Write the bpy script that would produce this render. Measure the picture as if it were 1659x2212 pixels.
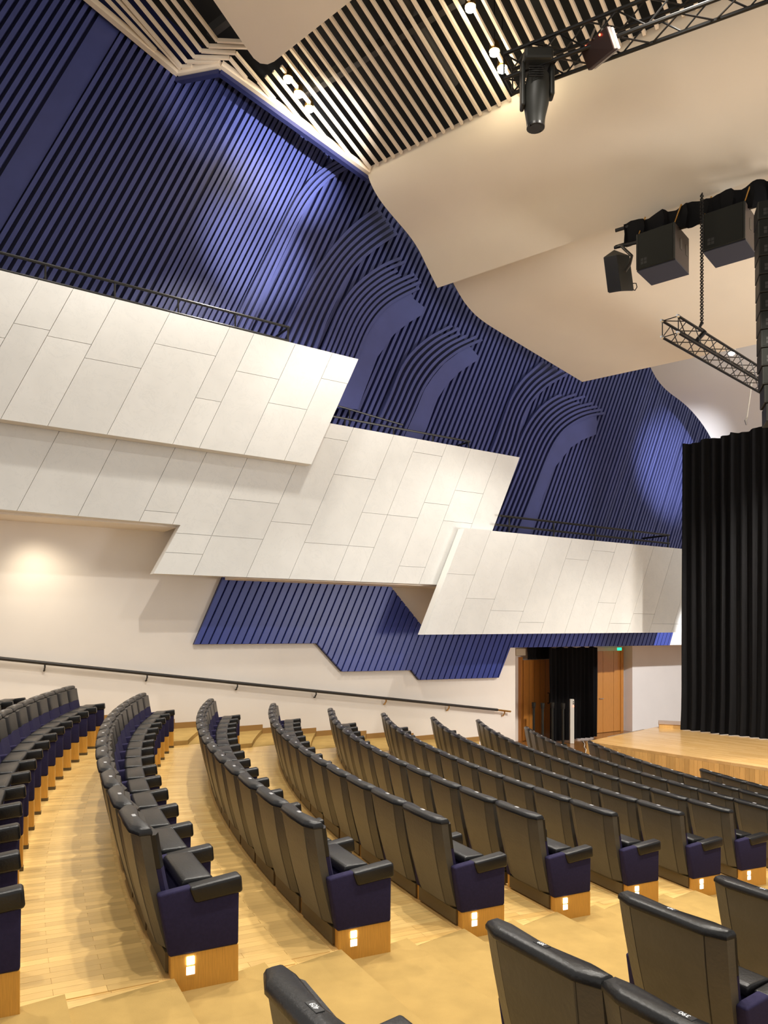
import bpy, bmesh, math, random
import numpy as np
from mathutils import Vector, Matrix
random.seed(7)
SC = bpy.context.scene
COL = SC.collection
for o in list(bpy.data.objects): bpy.data.objects.remove(o)

# ------------------------------------------------------------------ camera, world, lights
F, YH, XC, ZC = 1659.0, 1368.0, 829.5, 2.93          # focal length and horizon in pixels, camera height
cam = bpy.data.cameras.new('camera'); co = bpy.data.objects.new('camera', cam); COL.objects.link(co)
co.location = (0, 0, ZC); co.rotation_euler = (math.pi/2, 0, 0)
cam.sensor_fit = 'VERTICAL'; cam.sensor_height = 36.0; cam.lens = 36.0*F/2212
cam.shift_y = (YH-1106)/2212; cam.clip_start = .05; cam.clip_end = 200
SC.camera = co
SC.view_settings.view_transform = 'Standard'; SC.view_settings.look = 'None'
SC.view_settings.exposure = 0.45; SC.view_settings.gamma = 1.0; SC.view_settings.use_curve_mapping = False
w = bpy.data.worlds.new('world'); SC.world = w; w.use_nodes = True
w.node_tree.nodes['Background'].inputs[0].default_value = (1.0, .965, .92, 1)
w.node_tree.nodes['Background'].inputs[1].default_value = .52

def area(name, loc, tgt, size, power, col=(1, .9, .74), spread=180):
    l = bpy.data.lights.new(name, 'AREA'); l.shape = 'DISK'; l.size = size; l.energy = power; l.color = col
    l.spread = math.radians(spread)
    o = bpy.data.objects.new(name, l); COL.objects.link(o); o.location = loc
    o.rotation_euler = (Vector(tgt)-Vector(loc)).to_track_quat('-Z', 'Y').to_euler(); return o
def spot(name, loc, tgt, ang, power, col=(1, .9, .74), blend=.6, rad=.08):
    l = bpy.data.lights.new(name, 'SPOT'); l.spot_size = math.radians(ang); l.energy = power; l.color = col
    l.spot_blend = blend; l.shadow_soft_size = rad
    o = bpy.data.objects.new(name, l); COL.objects.link(o); o.location = loc
    o.rotation_euler = (Vector(tgt)-Vector(loc)).to_track_quat('-Z', 'Y').to_euler(); return o
# ceiling downlights in the slat ceiling over the audience, in rows across the hall
for hx, hy, hz, hp, hc in ((-1.6, 12.3, 10.9, 620, 120), (.6, 12.6, 10.0, 420, 110), (3.2, 13.6, 8.6, 420, 110), (-3.4, 9.6, 11.4, 620, 115), (0.2, 6.2, 11.6, 1000, 116), (3.0, 7.6, 10.2, 850, 116),
                           (-4.4, 5.0, 12.4, 950, 90), (-1.0, 2.6, 12.6, 950, 90), (2.4, 3.4, 11.6, 950, 90), (5.4, 5.2, 9.8, 800, 90), (5.0, 9.6, 8.6, 450, 95)):
    spot('house_light', (hx, hy, hz), (hx*.95, hy-.3, 0), hc, hp, (1, .94, .845), .5, .12)
# profile spots washing the blue wall
spot('wall_wash', (1.9, 9.6, 9.4), (-2.0, 14.95, 12.2), 24, 6000, (.95, .96, 1), .9, .10)
spot('wall_wash', (1.6, 9.2, 9.2), (-2.6, 14.8, 10.2), 22, 3000, (.95, .96, 1), .9, .10)
spot('wall_wash', (-1.2, 9.6, 9.9), (-3.3, 14.2, 12.6), 22, 500, (.95, .96, 1), .8, .10)
spot('wall_wash', (8.8, 15.5, 7.6), (8.1, 20.6, 7.6), 34, 2200, (.90, .93, 1), .9, .10)
# stage lights, then one added fill for the ceiling reflectors
spot('stage_light', (8.5, 11.0, 8.0), (7.2, 14.8, .8), 80, 2300, (1, .93, .82), .7, .15)
spot('stage_light', (12.0, 13.0, 7.6), (9.5, 14.0, .8), 90, 2000, (1, .94, .86), .7, .15)
spot('stage_light', (9.6, 15.2, 4.6), (8.2, 22.4, 1.3), 40, 1500, (.95, .97, 1), .3, .06)
area('ceiling_fill', (11.5, 8.5, 3.0), (4.6, 15.0, 9.6), 2.5, 230, (1, .95, .9), 100)  # added unseen fill over the seats, aimed up to brighten the reflectors

# ------------------------------------------------------------------ geometry frames
def nrm(x, y): l = math.hypot(x, y); return np.array([x/l, y/l])
U = nrm(3330-XC, F)                       # side wall direction in plan (towards the stage)
N = np.array([U[1], -U[0]])               # side wall normal into the hall
E = nrm(1250+XC, -F)                      # across the hall
A = np.array([-E[1], E[0]])               # hall axis towards the stage
P4 = np.array([-2.2, 14.17])              # a point on the lower side wall
C = np.array([21.2, 14.8])                # centre of the curved seat rows
def ray(px, py): return np.array([(px-XC)/F, 1.0, (YH-py)/F])
def wtz(px, py, off):                     # (t, z) on the wall plane shifted by off into the hall
    r = ray(px, py); Y = (P4@N+off)/(r[:2]@N); p = r*Y
    return (float((p[:2]-P4)@U), float(p[2]+ZC))
def w3(t, z, off): q = P4+U*t+N*off; return (float(q[0]), float(q[1]), float(z))
KS = .363
KN = np.array([A[0]*KS, A[1]*KS, 1.0])
_r = ray(385, 158); _Y = (P4@N-.37)/(_r[:2]@N); KC = float(KN@(_r*_Y))
def onk(px, py, dz=0): r = ray(px, py); p = r*((KC+dz)/(KN@r)); return (float(p[0]), float(p[1]), float(p[2]+ZC))
def k3(se, sa, dz=0): q = E*se+A*sa; return (float(q[0]), float(q[1]), float(KC-KS*sa+ZC+dz))
def atz(px, py, z): r = ray(px, py); Y = (z-ZC)/r[2]; return (float(r[0]*Y), float(Y), float(z))
def atd(px, py, Y): r = ray(px, py)*Y; return (float(r[0]), float(r[1]), float(r[2]+ZC))

# ------------------------------------------------------------------ materials
def mat(name, col, rough=.5, metal=0, spec=.5, noise=0, nscale=8, bump=0, bscale=60, emit=0, rand=0, coat=0, stretch=None):
    m = bpy.data.materials.new(name); m.use_nodes = True; nt = m.node_tree; b = nt.nodes['Principled BSDF']
    b.inputs['Base Color'].default_value = (*col, 1); b.inputs['Roughness'].default_value = rough
    b.inputs['Metallic'].default_value = metal; b.inputs['Specular IOR Level'].default_value = spec
    b.inputs['Coat Weight'].default_value = coat
    tc = nt.nodes.new('ShaderNodeTexCoord'); src = tc.outputs['Object']
    if stretch:
        mp = nt.nodes.new('ShaderNodeMapping'); mp.inputs['Scale'].default_value = stretch
        nt.links.new(src, mp.inputs[0]); src = mp.outputs[0]
    cur = None
    if noise or rand:
        rgb = nt.nodes.new('ShaderNodeHueSaturation'); rgb.inputs['Color'].default_value = (*col, 1)
        if noise:
            n = nt.nodes.new('ShaderNodeTexNoise'); n.inputs['Scale'].default_value = nscale; n.inputs['Detail'].default_value = 6
            nt.links.new(src, n.inputs['Vector'])
            mr = nt.nodes.new('ShaderNodeMapRange'); mr.inputs[1].default_value = .25; mr.inputs[2].default_value = .75
            mr.inputs[3].default_value = 1-noise; mr.inputs[4].default_value = 1+noise
            nt.links.new(n.outputs[0], mr.inputs[0]); cur = mr.outputs[0]
        if rand:
            oi = nt.nodes.new('ShaderNodeObjectInfo'); mr2 = nt.nodes.new('ShaderNodeMapRange')
            mr2.inputs[3].default_value = 1-rand; mr2.inputs[4].default_value = 1+rand
            nt.links.new(oi.outputs['Random'], mr2.inputs[0])
            if cur is None: cur = mr2.outputs[0]
            else:
                mu = nt.nodes.new('ShaderNodeMath'); mu.operation = 'MULTIPLY'
                nt.links.new(cur, mu.inputs[0]); nt.links.new(mr2.outputs[0], mu.inputs[1]); cur = mu.outputs[0]
        nt.links.new(cur, rgb.inputs['Value']); nt.links.new(rgb.outputs[0], b.inputs['Base Color'])
    if bump:
        n2 = nt.nodes.new('ShaderNodeTexNoise'); n2.inputs['Scale'].default_value = bscale; n2.inputs['Detail'].default_value = 4
        nt.links.new(src, n2.inputs['Vector'])
        bp = nt.nodes.new('ShaderNodeBump'); bp.inputs['Strength'].default_value = bump; bp.inputs['Distance'].default_value = .01
        nt.links.new(n2.outputs[0], bp.inputs['Height']); nt.links.new(bp.outputs[0], b.inputs['Normal'])
    if emit:
        b.inputs['Emission Color'].default_value = (*col, 1); b.inputs['Emission Strength'].default_value = emit
    return m
def marble_mat():
    m = mat('marble', (.67, .67, .65), .35, noise=.04, nscale=3, rand=.035)
    nt = m.node_tree; b = nt.nodes['Principled BSDF']; hs = [n for n in nt.nodes if n.type == 'HUE_SAT'][0]
    tc = [n for n in nt.nodes if n.type == 'TEX_COORD'][0]
    n = nt.nodes.new('ShaderNodeTexNoise'); n.inputs['Scale'].default_value = 2.6; n.inputs['Detail'].default_value = 12
    n.inputs['Roughness'].default_value = .68; n.inputs['Distortion'].default_value = 1.2
    nt.links.new(tc.outputs['Object'], n.inputs['Vector'])
    cr = nt.nodes.new('ShaderNodeValToRGB'); cr.color_ramp.elements[0].position = .485; cr.color_ramp.elements[1].position = .5
    cr.color_ramp.elements[0].color = (0, 0, 0, 1); cr.color_ramp.elements[1].color = (1, 1, 1, 1)
    e = cr.color_ramp.elements.new(.515); e.color = (0, 0, 0, 1)
    nt.links.new(n.outputs[0], cr.inputs[0])
    mx = nt.nodes.new('ShaderNodeMix'); mx.data_type = 'RGBA'; mx.inputs['B'].default_value = (.55, .56, .55, 1)
    mm = nt.nodes.new('ShaderNodeMath'); mm.operation = 'MULTIPLY'; mm.inputs[1].default_value = .42
    nt.links.new(cr.outputs[0], mm.inputs[0]); nt.links.new(mm.outputs[0], mx.inputs['Factor'])
    nt.links.new(hs.outputs[0], mx.inputs['A']); nt.links.new(mx.outputs['Result'], b.inputs['Base Color'])
    return m
def parquet(name, c1, c2, bw=.47, rh=.062, rough=.3):
    m = bpy.data.materials.new(name); m.use_nodes = True; nt = m.node_tree; b = nt.nodes['Principled BSDF']
    uv = nt.nodes.new('ShaderNodeUVMap'); br = nt.nodes.new('ShaderNodeTexBrick')
    br.inputs['Color1'].default_value = (*c1, 1); br.inputs['Color2'].default_value = (*c2, 1)
    br.inputs['Mortar'].default_value = (c2[0]*.6, c2[1]*.5, c2[2]*.5, 1); br.inputs['Scale'].default_value = 1
    br.inputs['Mortar Size'].default_value = .0012; br.inputs['Brick Width'].default_value = bw; br.inputs['Row Height'].default_value = rh
    br.inputs['Bias'].default_value = -.15
    nt.links.new(uv.outputs[0], br.inputs['Vector'])
    mp = nt.nodes.new('ShaderNodeMapping'); mp.inputs['Scale'].default_value = (3, 40, 1)
    nt.links.new(uv.outputs[0], mp.inputs[0])
    n = nt.nodes.new('ShaderNodeTexNoise'); n.inputs['Scale'].default_value = 1.5; n.inputs['Detail'].default_value = 5
    nt.links.new(mp.outputs[0], n.inputs['Vector'])
    mr = nt.nodes.new('ShaderNodeMapRange'); mr.inputs[1].default_value = .3; mr.inputs[2].default_value = .7; mr.inputs[3].default_value = .86; mr.inputs[4].default_value = 1.1
    nt.links.new(n.outputs[0], mr.inputs[0])
    hs = nt.nodes.new('ShaderNodeHueSaturation'); nt.links.new(br.outputs['Color'], hs.inputs['Color']); nt.links.new(mr.outputs[0], hs.inputs['Value'])
    nt.links.new(hs.outputs[0], b.inputs['Base Color']); b.inputs['Roughness'].default_value = rough
    return m
OAK1, OAK2 = (.80, .54, .20), (.66, .40, .125)
M = {}
M['leather'] = mat('black_leather', (.009, .0088, .009), .33, spec=.40, noise=.15, nscale=14, bump=.12, bscale=90)
M['leather_back'] = mat('lit_black_leather', (.066, .061, .051), .42, spec=.42, noise=.12, nscale=9, bump=.15, bscale=50)  # same black leather, floor reflection and light from above put into its colour
M['purple'] = mat('purple_wool', (.022, .018, .054), .85, spec=.2, noise=.12, nscale=60, bump=.25, bscale=400)
M['legwood'] = mat('oak_veneer', (.62, .315, .055), .35, noise=.14, nscale=5, stretch=(30, 30, 2))
M['plinth'] = mat('brown_plinth', (.10, .07, .03), .5)
M['plate'] = mat('number_plate', (.35, .35, .36), .3, spec=.6)
M['plate_dark'] = mat('number_plate_black', (.02, .02, .02), .3)
M['plate_txt'] = mat('number_paint', (.8, .8, .8), .4)
M['glow'] = mat('aisle_lamp', (1, .93, .82), .5, emit=14)
M['glowp'] = mat('aisle_plate', (1, .96, .9), .5, emit=2.2)
M['oak'] = parquet('oak_parquet', OAK1, OAK2)
M['plank'] = mat('oak_plank', (.74, .48, .17), .3, noise=.1, nscale=4, rand=.16, stretch=(3, 40, 1))
M['skirt'] = mat('brown_skirting', (.36, .20, .06), .5)
M['stage_oak'] = parquet('stage_oak', (.62, .40, .17), (.52, .31, .11), 1.2, .09, .16)
M['stage_board'] = mat('stage_board', (.58, .35, .12), .3, noise=.12, nscale=4, rand=.16, stretch=(30, 30, 2))
M['entry_oak'] = parquet('entry_oak', (.34, .16, .045), (.26, .11, .03), .5, .07, .2)
M['carpet'] = mat('sand_carpet', (.47, .31, .105), .95, spec=.1, noise=.10, nscale=6, bump=.5, bscale=700)
M['wall'] = mat('white_plaster', (.85, .80, .745), .8, spec=.2, noise=.02, nscale=2, bump=.04, bscale=30)
M['beige'] = mat('beige_plaster', (.70, .61, .485), .7, spec=.25, noise=.02, nscale=1.5)
M['whitec'] = mat('white_ceiling', (.74, .71, .69), .7, spec=.2)
M['marble'] = marble_mat()
M['edge'] = mat('marble_edge', (.72, .70, .66), .4)
M['blue'] = mat('blue_paint', (.052, .062, .190), .48, spec=.4, noise=.08, nscale=3, rand=.08)
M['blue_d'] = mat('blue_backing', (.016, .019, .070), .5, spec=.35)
M['blue_low'] = mat('blue_board', (.040, .062, .30), .36, spec=.5, noise=.06, nscale=3, rand=.07)
M['slatw'] = mat('pale_ash', (.72, .60, .45), .5, noise=.06, nscale=4)
M['void'] = mat('dark_void', (.010, .010, .009), .9)
M['duct'] = mat('dark_steel', (.030, .028, .024), .6)
M['steel'] = mat('black_metal', (.018, .017, .016), .35, metal=.4)
M['brass'] = mat('brass', (.55, .33, .10), .3, metal=1)
M['leatherwrap'] = mat('leather_wrap', (.022, .019, .018), .5, bump=.5, bscale=150)
M['black_cloth'] = mat('black_velvet', (.012, .012, .014), .75, spec=.25, bump=.1, bscale=200)
M['doorw'] = mat('oak_door', (.56, .23, .045), .35, noise=.12, nscale=4, stretch=(25, 25, 1.5), coat=.2)
M['spk'] = mat('speaker_grille', (.012, .0125, .009), .6, spec=.25, noise=.1, nscale=200)
M['spk_side'] = mat('speaker_cabinet', (.060, .044, .035), .6)
M['spk_bot'] = mat('speaker_base', (.030, .030, .040), .6)
M['fix'] = mat('fixture_black', (.020, .020, .016), .5, spec=.35)
M['screen'] = mat('screen_brown', (.035, .016, .010), .3)
M['alum'] = mat('aluminium', (.55, .52, .48), .35, metal=.8)
M['silver'] = mat('silver_tip', (.8, .8, .8), .25, metal=.9)
M['lamp'] = mat('lamp_glow', (1, .88, .62), .5, emit=60)
M['ledw'] = mat('spot_glow', (1, .97, .9), .5, emit=25)
M['red'] = mat('red_led', (1, .08, .04), .5, emit=8)
M['green'] = mat('exit_green', (.02, .85, .38), .5, emit=1.2)
M['post'] = mat('white_post', (.75, .74, .68), .5)
M['cream'] = mat('cream_metal', (.62, .55, .42), .5)

# ------------------------------------------------------------------ object helpers
def tag(o, label=None, cat=None, group=None, kind=None):
    if label: o['label'] = label
    if cat: o['category'] = cat
    if group: o['group'] = group
    if kind: o['kind'] = kind
    return o
def empty(name, loc, rz=0, label=None, cat=None, group=None, kind=None):
    o = bpy.data.objects.new(name, None); COL.objects.link(o); o.location = loc; o.rotation_euler = (0, 0, rz); o.empty_display_size = .2
    return tag(o, label, cat, group, kind)
def rootloc(o):
    v = Vector((0, 0, 0))
    while o is not None: v += o.location; o = o.parent
    return v
def link(name, me, parent=None):
    o = bpy.data.objects.new(name, me); COL.objects.link(o)
    if parent: o.parent = parent
    return o
def finish(bm, name, material, smooth=False):
    bmesh.ops.recalc_face_normals(bm, faces=bm.faces)
    me = bpy.data.meshes.new(name); bm.to_mesh(me); bm.free()
    me.materials.append(M[material] if isinstance(material, str) else material)
    if smooth:
        for p in me.polygons: p.use_smooth = True
        me.set_sharp_from_angle(angle=math.radians(38))
    return me
def wobj(name, bm, material, parent=None, smooth=False):
    """bm in world coordinates; stored relative to the parent (or to its own base centre)"""
    if parent is not None: c = rootloc(parent)
    else:
        xs = [v.co for v in bm.verts]
        c = Vector(((min(v.x for v in xs)+max(v.x for v in xs))/2, (min(v.y for v in xs)+max(v.y for v in xs))/2, min(v.z for v in xs)))
    for v in bm.verts: v.co -= c
    o = link(name, finish(bm, name, material, smooth), parent)
    if parent is None: o.location = c
    return o
def bm_box(bm, x0, x1, y0, y1, z0, z1, bev=0, seg=2):
    vs = [bm.verts.new((x, y, z)) for x in (x0, x1) for y in (y0, y1) for z in (z0, z1)]
    fs = [(0, 1, 3, 2), (4, 6, 7, 5), (0, 4, 5, 1), (2, 3, 7, 6), (0, 2, 6, 4), (1, 5, 7, 3)]
    f = [bm.faces.new([vs[i] for i in q]) for q in fs]
    if bev:
        ed = {e for q in f for e in q.edges}
        bmesh.ops.bevel(bm, geom=list(ed), offset=bev, segments=seg, affect='EDGES', profile=.5)
def bm_prism(bm, pts, a, b, bev=0, seg=2):
    """two matching rings of 3-D points a[i], b[i] made into a closed solid"""
    va = [bm.verts.new(p) for p in a]; vb = [bm.verts.new(p) for p in b]; n = len(va)
    fs = [bm.faces.new(va), bm.faces.new(vb[::-1])]
    for i in range(n): fs.append(bm.faces.new((va[i], vb[i], vb[(i+1) % n], va[(i+1) % n])))
    if bev:
        bmesh.ops.recalc_face_normals(bm, faces=bm.faces)
        ed = {e for q in fs for e in q.edges}
        bmesh.ops.bevel(bm, geom=list(ed), offset=bev, segments=seg, affect='EDGES', profile=.5)
def wall_poly(name, tz, o0, o1, material, parent=None, bev=0):
    bm = bmesh.new(); bm_prism(bm, None, [w3(t, z, o0) for t, z in tz], [w3(t, z, o1) for t, z in tz], bev, 1)
    return wobj(name, bm, material, parent)
def bm_tube(bm, pts, r, sides=8, cap=True):
    pts = [Vector(p) for p in pts]; rings = []
    up = None
    for i, p in enumerate(pts):
        d = (pts[min(i+1, len(pts)-1)]-pts[max(i-1, 0)]).normalized()
        if up is None: up = d.orthogonal().normalized()
        up = (up-d*up.dot(d)).normalized(); s = d.cross(up)
        rr = r[i] if isinstance(r, (list, tuple)) else r
        rings.append([bm.verts.new(p+(up*math.cos(2*math.pi*k/sides)+s*math.sin(2*math.pi*k/sides))*rr) for k in range(sides)])
    for i in range(len(rings)-1):
        for k in range(sides): bm.faces.new((rings[i][k], rings[i][(k+1) % sides], rings[i+1][(k+1) % sides], rings[i+1][k]))
    if cap: bm.faces.new(rings[0][::-1]); bm.faces.new(rings[-1])
def tube(name, pts, r, material, parent=None, sides=8):
    bm = bmesh.new(); bm_tube(bm, pts, r, sides); return wobj(name, bm, material, parent, True)
def bar(bm, p, q, wd, ht, up=(0, 0, 1)):
    p, q = Vector(p), Vector(q); d = (q-p).normalized(); s = d.cross(Vector(up)).normalized(); t = s.cross(d)
    ring = [(-1, -1), (1, -1), (1, 1), (-1, 1)]
    bm_prism(bm, None, [p+s*(x*wd/2)+t*(y*ht/2) for x, y in ring], [q+s*(x*wd/2)+t*(y*ht/2) for x, y in ring])
def clip_half(poly, nx, nz, c):           # keep nx*t+nz*z <= c
    out = []
    for i in range(len(poly)):
        p, q = poly[i], poly[(i+1) % len(poly)]; dp, dq = nx*p[0]+nz*p[1]-c, nx*q[0]+nz*q[1]-c
        if dp <= 0: out.append(p)
        if (dp < 0 < dq) or (dq < 0 < dp):
            s = dp/(dp-dq); out.append((p[0]+(q[0]-p[0])*s, p[1]+(q[1]-p[1])*s))
    return out
TH = math.radians(65.0); SN = (math.sin(TH), -math.cos(TH))   # slat direction on the wall; SN: normal to it in (t, z)
def strip(poly, s0, s1):                  # part of poly between slanted lines; s = t at z = 0 of the line
    k0, k1 = s0*SN[0], s1*SN[0]
    p = clip_half(poly, SN[0], SN[1], k1)
    if len(p) > 2: p = clip_half(p, -SN[0], -SN[1], -k0)
    return clean(p)
def clean(p):
    q = []
    for v in p:
        if not q or math.hypot(v[0]-q[-1][0], v[1]-q[-1][1]) > 1e-4: q.append(v)
    if len(q) > 1 and math.hypot(q[0][0]-q[-1][0], q[0][1]-q[-1][1]) < 1e-4: q.pop()
    return q if len(q) > 2 else []
def sval(t, z): return t-z/math.tan(TH)
def areap(p): return abs(sum(p[i][0]*p[(i+1) % len(p)][1]-p[(i+1) % len(p)][0]*p[i][1] for i in range(len(p))))/2

# ------------------------------------------------------------------ seat rows: radii, levels, seats
RK = lambda k: 24.99-.941*(k-3)
HK = lambda k: ZC-(.88+.135*(k-3)+.83)
ROW = {1: (194.90, 1.20, 5), 2: (206.77, 1.266, 15), 3: (206.32, 1.280, 15), 4: (205.69, 1.312, 15), 5: (205.04, 1.368, 15),
       6: (204.28, 1.507, 14), 7: (203.45, 1.536, 14), 8: (202.76, 1.600, 14), 9: (201.76, 1.690, 14), 10: (200.80, 1.743, 13),
       11: (201.52, 1.816, 11), 12: (198.40, 1.87, 5)}
NEAR = {3: [(211.30, '409')], 4: [(210.72, '389'), (212.02, '390')], 5: [(210.10, '369')], 6: [(209.55, '349')]}
def polar(r, ang): t = math.radians(ang); return (C[0]+r*math.cos(t), C[1]+r*math.sin(t))
def wall_ang(r):                          # angle at which the circle meets the side wall
    d = float((C-P4)@N)                   # distance of the centre from the wall
    best = None
    s = math.sqrt(max(r*r-d*d, 0)); q = C-N*d-U*s
    return math.degrees(math.atan2(q[1]-C[1], q[0]-C[0])) % 360

floor = empty('floor', (0, 0, 0), kind='structure')
def sector(name, r0, r1, a0, a1, z0, z1, material, parent=floor, wallside=False):
    """ring sector between radii r0 < r1; a0, a1 are (angle at r1, angle at r0) pairs; metric UVs (radial, arc)"""
    a0 = a0 if isinstance(a0, tuple) else (a0, a0); a1 = a1 if isinstance(a1, tuple) else (a1, a1)
    bm = bmesh.new(); n = max(2, int(abs(a1[0]-a0[0])/1.0)+1) if not wallside else 8; uvl = bm.loops.layers.uv.new('UVMap')
    def pts(r, lo, hi): return [(r, lo+(hi-lo)*i/n) for i in range(n+1)]
    po = pts(r1, wall_ang(r1) if wallside else a0[0], a1[0]); pi = pts(r0, wall_ang(r0) if wallside else a0[1], a1[1])
    ring = po+pi[::-1]
    top = [bm.verts.new((*polar(r, t), z1)) for r, t in ring]; bot = [bm.verts.new((*polar(r, t), z0)) for r, t in ring]
    m = len(ring); rc = (r0+r1)/2
    def uvq(i): return (ring[i][0], math.radians(ring[i][1])*rc)
    for i in range(n):
        ids = [i, i+1, m-2-i, m-1-i]; f = bm.faces.new([top[j] for j in ids])
        for lp, j in zip(f.loops, ids): lp[uvl].uv = uvq(j)
        bm.faces.new([bot[j] for j in ids[::-1]])
    for i in range(m):
        j = (i+1) % m; f = bm.faces.new((top[i], bot[i], bot[j], top[j]))
        for lp, (q, dz) in zip(f.loops, ((i, 0), (i, 1), (j, 1), (j, 0))): uu = uvq(q); lp[uvl].uv = (uu[0]+dz*.13, uu[1])
    return wobj(name, bm, material, parent)
bm = bmesh.new(); uvl = bm.loops.layers.uv.new('UVMap')
vs = [bm.verts.new(p) for p in ((-12, -4, 0), (30, -4, 0), (30, 32, 0), (-12, 32, 0))]; f = bm.faces.new(vs)
for lp in f.loops: c_ = lp.vert.co; lp[uvl].uv = (c_.x*A[0]+c_.y*A[1], c_.x*E[0]+c_.y*E[1])
base = wobj('base_floor', bm, 'entry_oak', floor)
STEP = .135
def near_end(k):                           # aisle edge of the main block at the chairs of row k
    if k <= 1: return 206.77+math.degrees(.30/RK(2))+.45*(2-k)
    if k == 11: return 200.8
    if k >= 12: return 199.5
    return ROW[k][0]+math.degrees(.30/RK(k))
def far_end(k):
    if k == 0: k = 1
    if k == 1: a0, st, n_ = 206.77, 1.225, 15
    else: a0, st, n_ = ROW[min(k, 12)]
    return a0-st*(n_-1)-math.degrees(.33/RK(k))
for k in range(0, 12):
    r1, r0 = RK(k)-.12, RK(k+1)-.12; z = HK(k); rm = r0+.47; fm = .5
    an, fa = (near_end(k), near_end(k+1)), (far_end(k), far_end(k+1))
    an_m, fa_m = (an[0]+an[1])/2, (fa[0]+fa[1])/2
    if k >= 10: an = (an[0]+4, an[1]+4)
    sector('terrace', r0, r1, fa, an, -.05, z, 'oak')
    sector('edge_board', r0-.004, r0+.05, fa[1], an[1], z-.13, z+.002, 'stage_board')
    if k <= 8:                             # side aisle by the wall, with a half step behind
        sector('carpet_step', r0, rm, 0, (fa_m, fa[1]), -.05, z, 'carpet', wallside=True)
        sector('carpet_step', rm, r1, 0, (fa[0], fa_m), -.05, z+STEP*.5, 'carpet', wallside=True)
    if k <= 9:                             # main aisle
        w_ = 5.08-2*math.degrees(.30/RK(k))
        sector('carpet_step', r0, rm, (an_m, an[1]), (an_m+w_, an[1]+w_), -.05, z, 'carpet')
        sector('carpet_step', rm, r1, (an[0], an_m), (an[0]+w_, an_m+w_), -.05, z+STEP*.5, 'carpet')
        sector('terrace', r0, r1, (an[0]+w_, an[1]+w_), 224, -.05, z, 'oak')
# single oak planks on the two nearest terraces
def plank_mesh(l):
    bm = bmesh.new(); bm_box(bm, -l/2, l/2, -.0302, .0302, 0, .004); return finish(bm, 'plank', 'plank')
pl = {v: plank_mesh(v-.0015) for v in (.2175, .435)}
for k, ncol in ((2, 76), (3, 42)):
    r1, r0 = RK(k)-.122, RK(k+1)-.069; z = HK(k); rc = (r0+r1)/2
    for i in range(-2, ncol):
        ang = near_end(k)-math.degrees((i+.5)*.0618/rc); rr = r1
        for l in ((.2175, .435, .2175) if i % 2 else (.435, .435)):
            lim = near_end(k)+(near_end(k+1)-near_end(k))*(r1-(rr-l))/(RK(k)-RK(k+1))
            if ang+math.degrees(.031/rc) < lim:
                o = link('plank', pl[l], floor); x, y = polar(rr-l/2, ang); o.location = (x, y, z); o.rotation_euler = (0, 0, math.radians(ang))
            rr -= l

# ------------------------------------------------------------------ seats
W2 = .2755
def loft(secs, material, name, smooth=True, cap=True):
    bm = bmesh.new(); rings = [[bm.verts.new(p) for p in s] for s in secs]; n = len(secs[0])
    for i in range(len(rings)-1):
        for j in range(n): bm.faces.new((rings[i][j], rings[i][(j+1) % n], rings[i+1][(j+1) % n], rings[i+1][j]))
    if cap: bm.faces.new(rings[0][::-1]); bm.faces.new(rings[-1])
    return finish(bm, name, material, smooth)
def yz_rear(z): s = (z-.235)/(.80-.235); return .070-.125*s-.012*math.sin(math.pi*min(max(s, 0), 1))   # rear surface leans back upwards
def rear_sec(z, grow=0):
    y = yz_rear(z); s = (z-.235)/.57; hw = .245+.027*min(max(s, 0), 1)+grow; g = .006
    k = hw-.085
    return [(-hw, y+.030, z), (-k-.004, y+.004, z), (-k, y+g+.004, z), (-k+.004, y, z), (k-.004, y, z), (k, y+g+.004, z), (k+.004, y+.004, z), (hw, y+.030, z),
            (hw, y+.075, z), (0, y+.070, z), (-hw, y+.075, z)]
secs = [rear_sec(z) for z in (.235, .26, .35, .45, .55, .65, .74, .795)]
secs[0] = [(x*.96, y+.02, z) for x, y, z in secs[0]]
ME = {}
ME['back_shell'] = loft(secs, 'leather_back', 'back_shell', smooth=False)
def cap_sec(dz, inset, fw):               # leather cap over the top of the back
    y = yz_rear(.80); hw = .274-inset
    return [(-hw, y+.026+inset, .795+dz), (-hw+.085, y-.006+inset, .795+dz), (0, y-.008+inset, .795+dz), (hw-.085, y-.006+inset, .795+dz), (hw, y+.026+inset, .795+dz),
            (hw, y+.085+fw-inset, .795+dz), (hw-.07, y+.092+fw-inset, .795+dz), (0, y+.072+fw-inset, .795+dz), (-hw+.07, y+.092+fw-inset, .795+dz), (-hw, y+.085+fw-inset, .795+dz)]
secs = [cap_sec(-.006, .006, 0), cap_sec(.0, .0, 0), cap_sec(.012, .0, 0), cap_sec(.026, .006, 0), cap_sec(.034, .018, 0)]
ME['top_cap'] = loft(secs, 'leather', 'top_cap')
def front_sec(z, mid=.0):
    y = yz_rear(z)+.062; s = (z-.235)/.57; hw = .236+.03*min(max(s, 0), 1); d = .045
    return [(-hw, y, z), (hw, y, z), (hw, y+d*.8, z), (hw-.05, y+d+.012, z), (0, y+d-.008+mid, z), (-hw+.05, y+d+.012, z), (-hw, y+d*.8, z)]
ME['headrest'] = loft([front_sec(z) for z in (.632, .645, .69, .74, .79)], 'leather', 'headrest')
ME['back_cushion'] = loft([front_sec(z, .004) for z in (.30, .40, .55, .63)], 'purple', 'back_cushion')
def yzprism(name, prof, x0, x1, material, bev=.008, seg=2, smooth=True):
    bm = bmesh.new(); bm_prism(bm, None, [(x0, y, z) for y, z in prof], [(x1, y, z) for y, z in prof], bev, seg); return finish(bm, name, material, smooth)
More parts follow.
